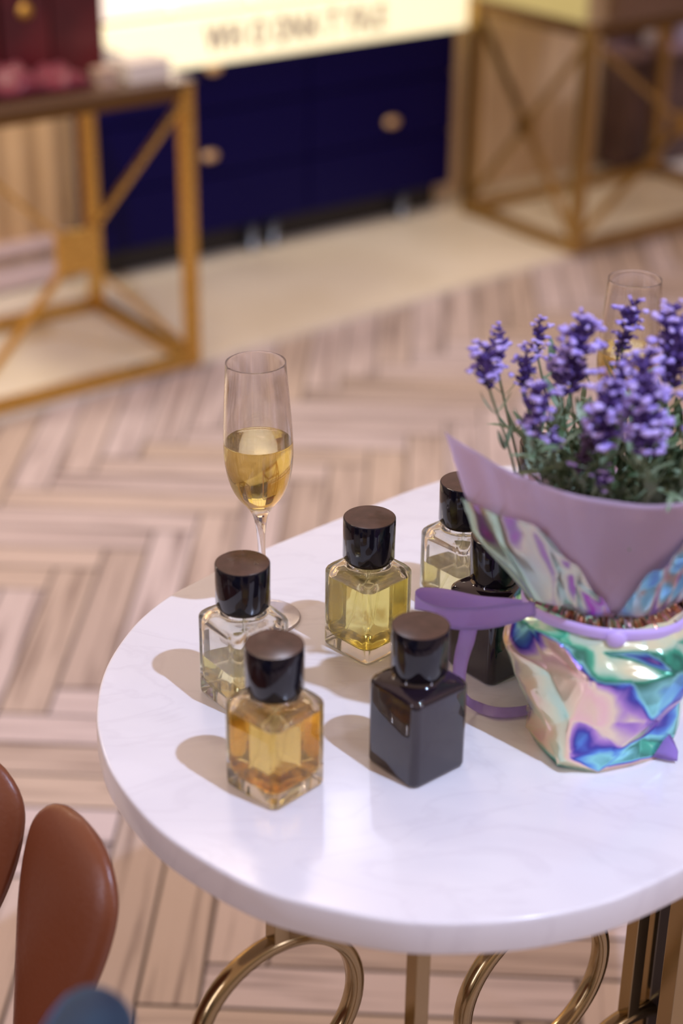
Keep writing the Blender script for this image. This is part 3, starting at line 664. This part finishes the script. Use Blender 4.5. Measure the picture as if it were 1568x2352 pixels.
# stems, leaves, flower spikes
stem_m = mat('lavender_stem', (.10, .15, .07), .6); leaf_m = mat('lavender_leaf', (.10, .17, .075), .5); mottle(leaf_m, 60, (.07, .14, .05), (.30, .40, .27))
cal_m = mat('violet_calyx', (.085, .045, .22), .6); pet_m = mat('lilac_petal', (.36, .26, .74), .5); mottle(pet_m, 120, (.34, .26, .74), (.62, .52, .95)); dry_m = mat('faded_calyx', (.07, .035, .09), .7)
def spike(base, tip, rad, parent, dry=False):
    """flower spike along base->tip"""
    bm = bmesh.new(); base = Vector(base); tip = Vector(tip); ax = (tip-base); ln = ax.length; ax.normalize()
    u = ax.cross(Vector((.3, .9, .1))).normalized(); v = ax.cross(u)
    nw = max(3, int(ln/.0052)); 
    def blob(c, d, l, r, mi):
        b2 = bmesh.new(); bmesh.ops.create_icosphere(b2, subdivisions=1, radius=1)
        d = d.normalized(); x = d.cross(Vector((.1, .2, .97))).normalized(); y = d.cross(x)
        for i, q in enumerate(b2.verts): q.index = i
        mp = [bm.verts.new(c+x*q.co.x*r+y*q.co.y*r+d*q.co.z*l) for q in b2.verts]
        for f in b2.faces:
            g = bm.faces.new([mp[q.index] for q in f.verts]); g.material_index = mi; g.smooth = True
        b2.free()
    blob(base+ax*ln*.5, ax, ln*.5, rad*.32, 0)
    for k in range(nw):
        f = k/(nw-1); c = base+ax*ln*f; R0 = rad*(.62+.55*math.sin(PI*(.15+.7*f)))*(.8 if f > .85 else 1)
        m = 7
        for i in range(m):
            a = 2*PI*(i+.5*(k % 2))/m+random.uniform(-.2, .2); o = u*math.cos(a)+v*math.sin(a)
            if random.random() < .12: continue
            c = base+ax*(ln*f+random.uniform(-.0022, .0022)); R = R0*random.uniform(.72, 1.22)
            d = o+ax*random.uniform(.3, 1.1)
            cc = c+o*R*.42; blob(cc, d, R*.48, R*.20, 0)
            if random.random() < (.15 if dry else .62):
                tp = c+o*R*.92+ax*R*.35
                for q in range(3):
                    oo = (o*.3+u*random.uniform(-1, 1)+v*random.uniform(-1, 1)).normalized(); blob(tp+oo*R*.19, oo, R*.30, R*.17, 1)
    bm.transform(Matrix.Translation(-BC))
    return obj('flower_spike', bm, [dry_m if dry else cal_m, pet_m], parent, smooth=True)
SP = [  # centre u, v, depth, length, radius, lean
 (1143, 800, 1.090, .024, .0085, 0), (1117, 838, 1.055, .026, .0090, -.1), (1236, 770, 1.110, .022, .0065, .05), (1206, 845, 1.085, .026, .0075, 0),
 (1288, 852, 1.080, .030, .0095, -.1), (1325, 812, 1.055, .048, .0105, .1), (1232, 938, 1.010, .030, .0100, .1), (1443, 745, 1.110, .032, .0080, .15), (1420, 795, 1.115, .010, .0050, .1),
 (1540, 748, 1.060, .024, .0105, 0), (1548, 815, 1.055, .036, .0120, 0), (1428, 862, 1.060, .020, .0090, 0), (1478, 848, 1.020, .024, .0100, .1),
 (1392, 948, .995, .044, .0115, .1), (1482, 955, .985, .048, .0125, -.1), (1340, 1035, 1.010, .024, .0085, .2), (1385, 1100, 1.000, .014, .0060, 0), (1268, 1010, 1.010, .010, .0055, 0), (1362, 1010, 1.02, .012, .006, 0),
 (1640, 800, 1.080, .030, .0095, .1), (1700, 850, 1.050, .026, .0090, .15), (1620, 930, 1.000, .036, .0105, .1), (1690, 960, 1.090, .028, .0085, .2)]
tips = []
for k, (u, v, Y, ln, rad, lean) in enumerate(SP):
    c = P(u, v, Y); ax = Vector((lean, random.uniform(-.1, .1), 1)).normalized()
    spike(c-ax*ln*.5, c+ax*ln*.5, rad, bq, k == 15)
    root = BC+Vector(((c.x-BC.x)*.66, (c.y-BC.y)*.6, .160)); b = c-ax*ln*.5
    pts = catmull([root, root.lerp(b, .5)+Vector((random.uniform(-.004, .004), random.uniform(-.004, .004), 0)), b, c], 4)
    bm = bmesh.new(); tube(bm, [p-BC for p in pts], .00085, 6); obj('stem', bm, stem_m, bq); tips.append((root, b, ln))
def leafgeo(bm, base, d, ln, wd, curl):
    d = d.normalized(); side = d.cross(Vector((random.uniform(-.3, .3), random.uniform(-.3, .3), 1))); 
    if side.length < .05: side = Vector((1, 0, 0))
    side.normalize(); up = side.cross(d); pv = None; n = 7
    for i in range(n+1):
        f = i/n; w_ = wd*math.sin(PI*(f*.92+.06))**.7; p = base+d*ln*f+up*curl*ln*f*f+Vector((0, 0, -.12*ln*f*f))
        row = [bm.verts.new(p-side*w_/2+up*.12*w_), bm.verts.new(p), bm.verts.new(p+side*w_/2+up*.12*w_)]
        if pv:
            for q in (0, 1): bm.faces.new((pv[q], pv[q+1], row[q+1], row[q]))
        pv = row
rl = random.Random(5); random.seed(7)
bm = bmesh.new()
for k in range(560):
    a = rl.uniform(0, 2*PI); z = .165+.058*rl.random()+(.030*rl.random() if rl.random() < .25 else 0); r = (.038+.030*min(1, (z-.165)/.05))*math.sqrt(rl.random())
    b = Vector((r*math.cos(a), r*math.sin(a), z)); d = Vector((math.cos(a)*.55+rl.uniform(-.8, .8), math.sin(a)*.55+rl.uniform(-.8, .8), rl.uniform(.2, 1.5)))
    leafgeo(bm, b, d, rl.uniform(.016, .032), rl.uniform(.0038, .0068), rl.uniform(-.5, .5))
for root, b, ln in tips:
    root = root-BC; b = b-BC
    for f in ([.55, .8] if b.z > .2 else [.5]):
        p = root.lerp(b, f); a0 = rl.uniform(0, 2*PI)
        for s in (0, PI):
            leafgeo(bm, p, Vector((math.cos(a0+s), .5*math.sin(a0+s), .8)), rl.uniform(.014, .024), .0034, rl.uniform(.1, .5))
# tufted branch stems
for k in range(46):
    a = rl.uniform(0, 2*PI); r = rl.uniform(.02, .068); p0 = Vector((r*.5*math.cos(a), r*.5*math.sin(a), .15)); p1 = Vector((r*math.cos(a), r*math.sin(a), rl.uniform(.19, .235)))
    tube(bm, [p0, (p0+p1)/2, p1], .0011, 5)
    for q in range(8):
        f = rl.uniform(.4, 1); an = rl.uniform(0, 2*PI); leafgeo(bm, p0.lerp(p1, f), Vector((math.cos(an), math.sin(an), rl.uniform(.5, 1.4))), rl.uniform(.012, .024), .0038, rl.uniform(-.2, .5))
fo = obj('foliage', bm, leaf_m, bq)

# ------------------------------------------------------------------ chairs at lower left
leather = mat('brown_leather', (.20, .060, .024), .34, 0, Coat_Weight=.15, Coat_Roughness=.35); mottle(leather, 260, (.30, .30, .30), (.42, .42, .42), inp='Roughness', bump=.12)
darkleg = mat('black_chair_leg', (.02, .015, .012), .4)
CH = Vector((-.42, .80, 0))
ch = thing('petal_chair', 'brown leather chair with rounded petal shaped back cushions', 'chair', CH)
def petal(az, wid=.128, zt=.596, rb=.235, rt=.297):
    bm = bmesh.new(); rings = []; n = 26; er = Vector((math.cos(az), math.sin(az), 0)); et = Vector((-math.sin(az), math.cos(az), 0))
    K = 44
    for k in range(K+1):
        f = k/K; zz = .36+(zt-.36)*(1-(1-f)**1.0); rr = rb+(rt-rb)*f**1.1
        w_ = wid*(.16+.84*math.sin(min(1, f/.80)*PI/2)**1.9)*(math.sqrt(max(0.0008, 1-max(0, (f-.80)/.20)**2.3))); th = .030*math.sqrt(max(.001, 1-max(0, (f-.75)/.25)**2.4))
        tilt = Vector((0, 0, 1))
        c = er*rr+tilt*zz
        rings.append([c+et*(w_/2)*math.copysign(abs(math.cos(2*PI*i/n))**.9, math.cos(2*PI*i/n))+er*(th/2)*math.sin(2*PI*i/n) for i in range(n)])
    loft(bm, rings); bmesh.ops.recalc_face_normals(bm, faces=bm.faces[:])
    obj('back_petal', bm, leather, ch)
for d_ in (34, 61, 92, 123, 154, 185): petal(math.radians(d_))
bm = bmesh.new(); lathe(bm, [(.01, .36), (.20, .362), (.228, .375), (.235, .40), (.228, .425), (.20, .438), (.01, .445)], 56, True, True); obj('seat', bm, leather, ch)
for a in (45, 135, 225, 315):
    a = math.radians(a); bm = bmesh.new(); tube(bm, [(.17*math.cos(a), .17*math.sin(a), .365), (.215*math.cos(a), .215*math.sin(a), .001)], [.014, .009], 14); obj('leg', bm, darkleg, ch)
velvet = mat('blue_velvet', (.010, .022, .045), .6, 0, Sheen_Weight=.35, Sheen_Roughness=.35, Sheen_Tint=(.1, .45, .9, 1)); mottle(velvet, 30, (.008, .012, .034), (.010, .035, .065))
tip = P(208, 2335, .665)
bl = thing('armchair', 'dark blue velvet armchair whose rounded arm tip enters at bottom left', 'armchair', (tip.x-.28, tip.y-.24, 0))
o_ = Vector(bl.location); tl = tip-o_
def roundbar(pts, r, nm):
    bm = bmesh.new(); p = catmull(pts, 6); rad = []
    m = len(p)
    for i in range(m): e_ = min(i, m-1-i); rad.append(r*math.sqrt(1-(1-min(1, (e_+.15)/4))**2))
    tube(bm, p, rad, 28); obj(nm, bm, velvet, bl)
roundbar([tl+Vector((.006, .010, -.004)), tl+Vector((-.004, -.03, 0)), tl+Vector((-.03, -.14, .004)), tl+Vector((-.06, -.58, .03))], .0215, 'arm')
roundbar([Vector((-tl.x*.6, tl.y-.12, tl.z)), Vector((-tl.x*.6, tl.y-.3, tl.z)), Vector((-tl.x*.4, tl.y-.5, tl.z+.03))], .0215, 'arm')
bm = bmesh.new(); tube(bm, [(-tl.x*.6, tl.y-.20, tl.z-.01), (-tl.x*.6, tl.y-.24, .45)], [.012, .012], 12); obj('arm_post', bm, velvet, bl)
bm = bmesh.new(); box(bm, (.03, -.16, .42), (.42, .42, .10), 0, .03); obj('seat', bm, velvet, bl)
bm = bmesh.new(); box(bm, (.03, -.40, .60), (.44, .07, .36), 0, .03); obj('backrest', bm, velvet, bl)
for sx_, sy_ in ((-.15, -.32), (.2, -.32), (-.15, .0), (.2, .0)):
    bm = bmesh.new(); tube(bm, [(sx_, sy_, .375), (sx_*1.1, sy_*1.1, .001)], [.014, .009], 12); obj('leg', bm, darkleg, bl)
bm = bmesh.new(); tube(bm, [tl+Vector((-.02, -.08, -.012)), (.21, .02, .45)], [.012, .012], 12); obj('arm_post', bm, velvet, bl)
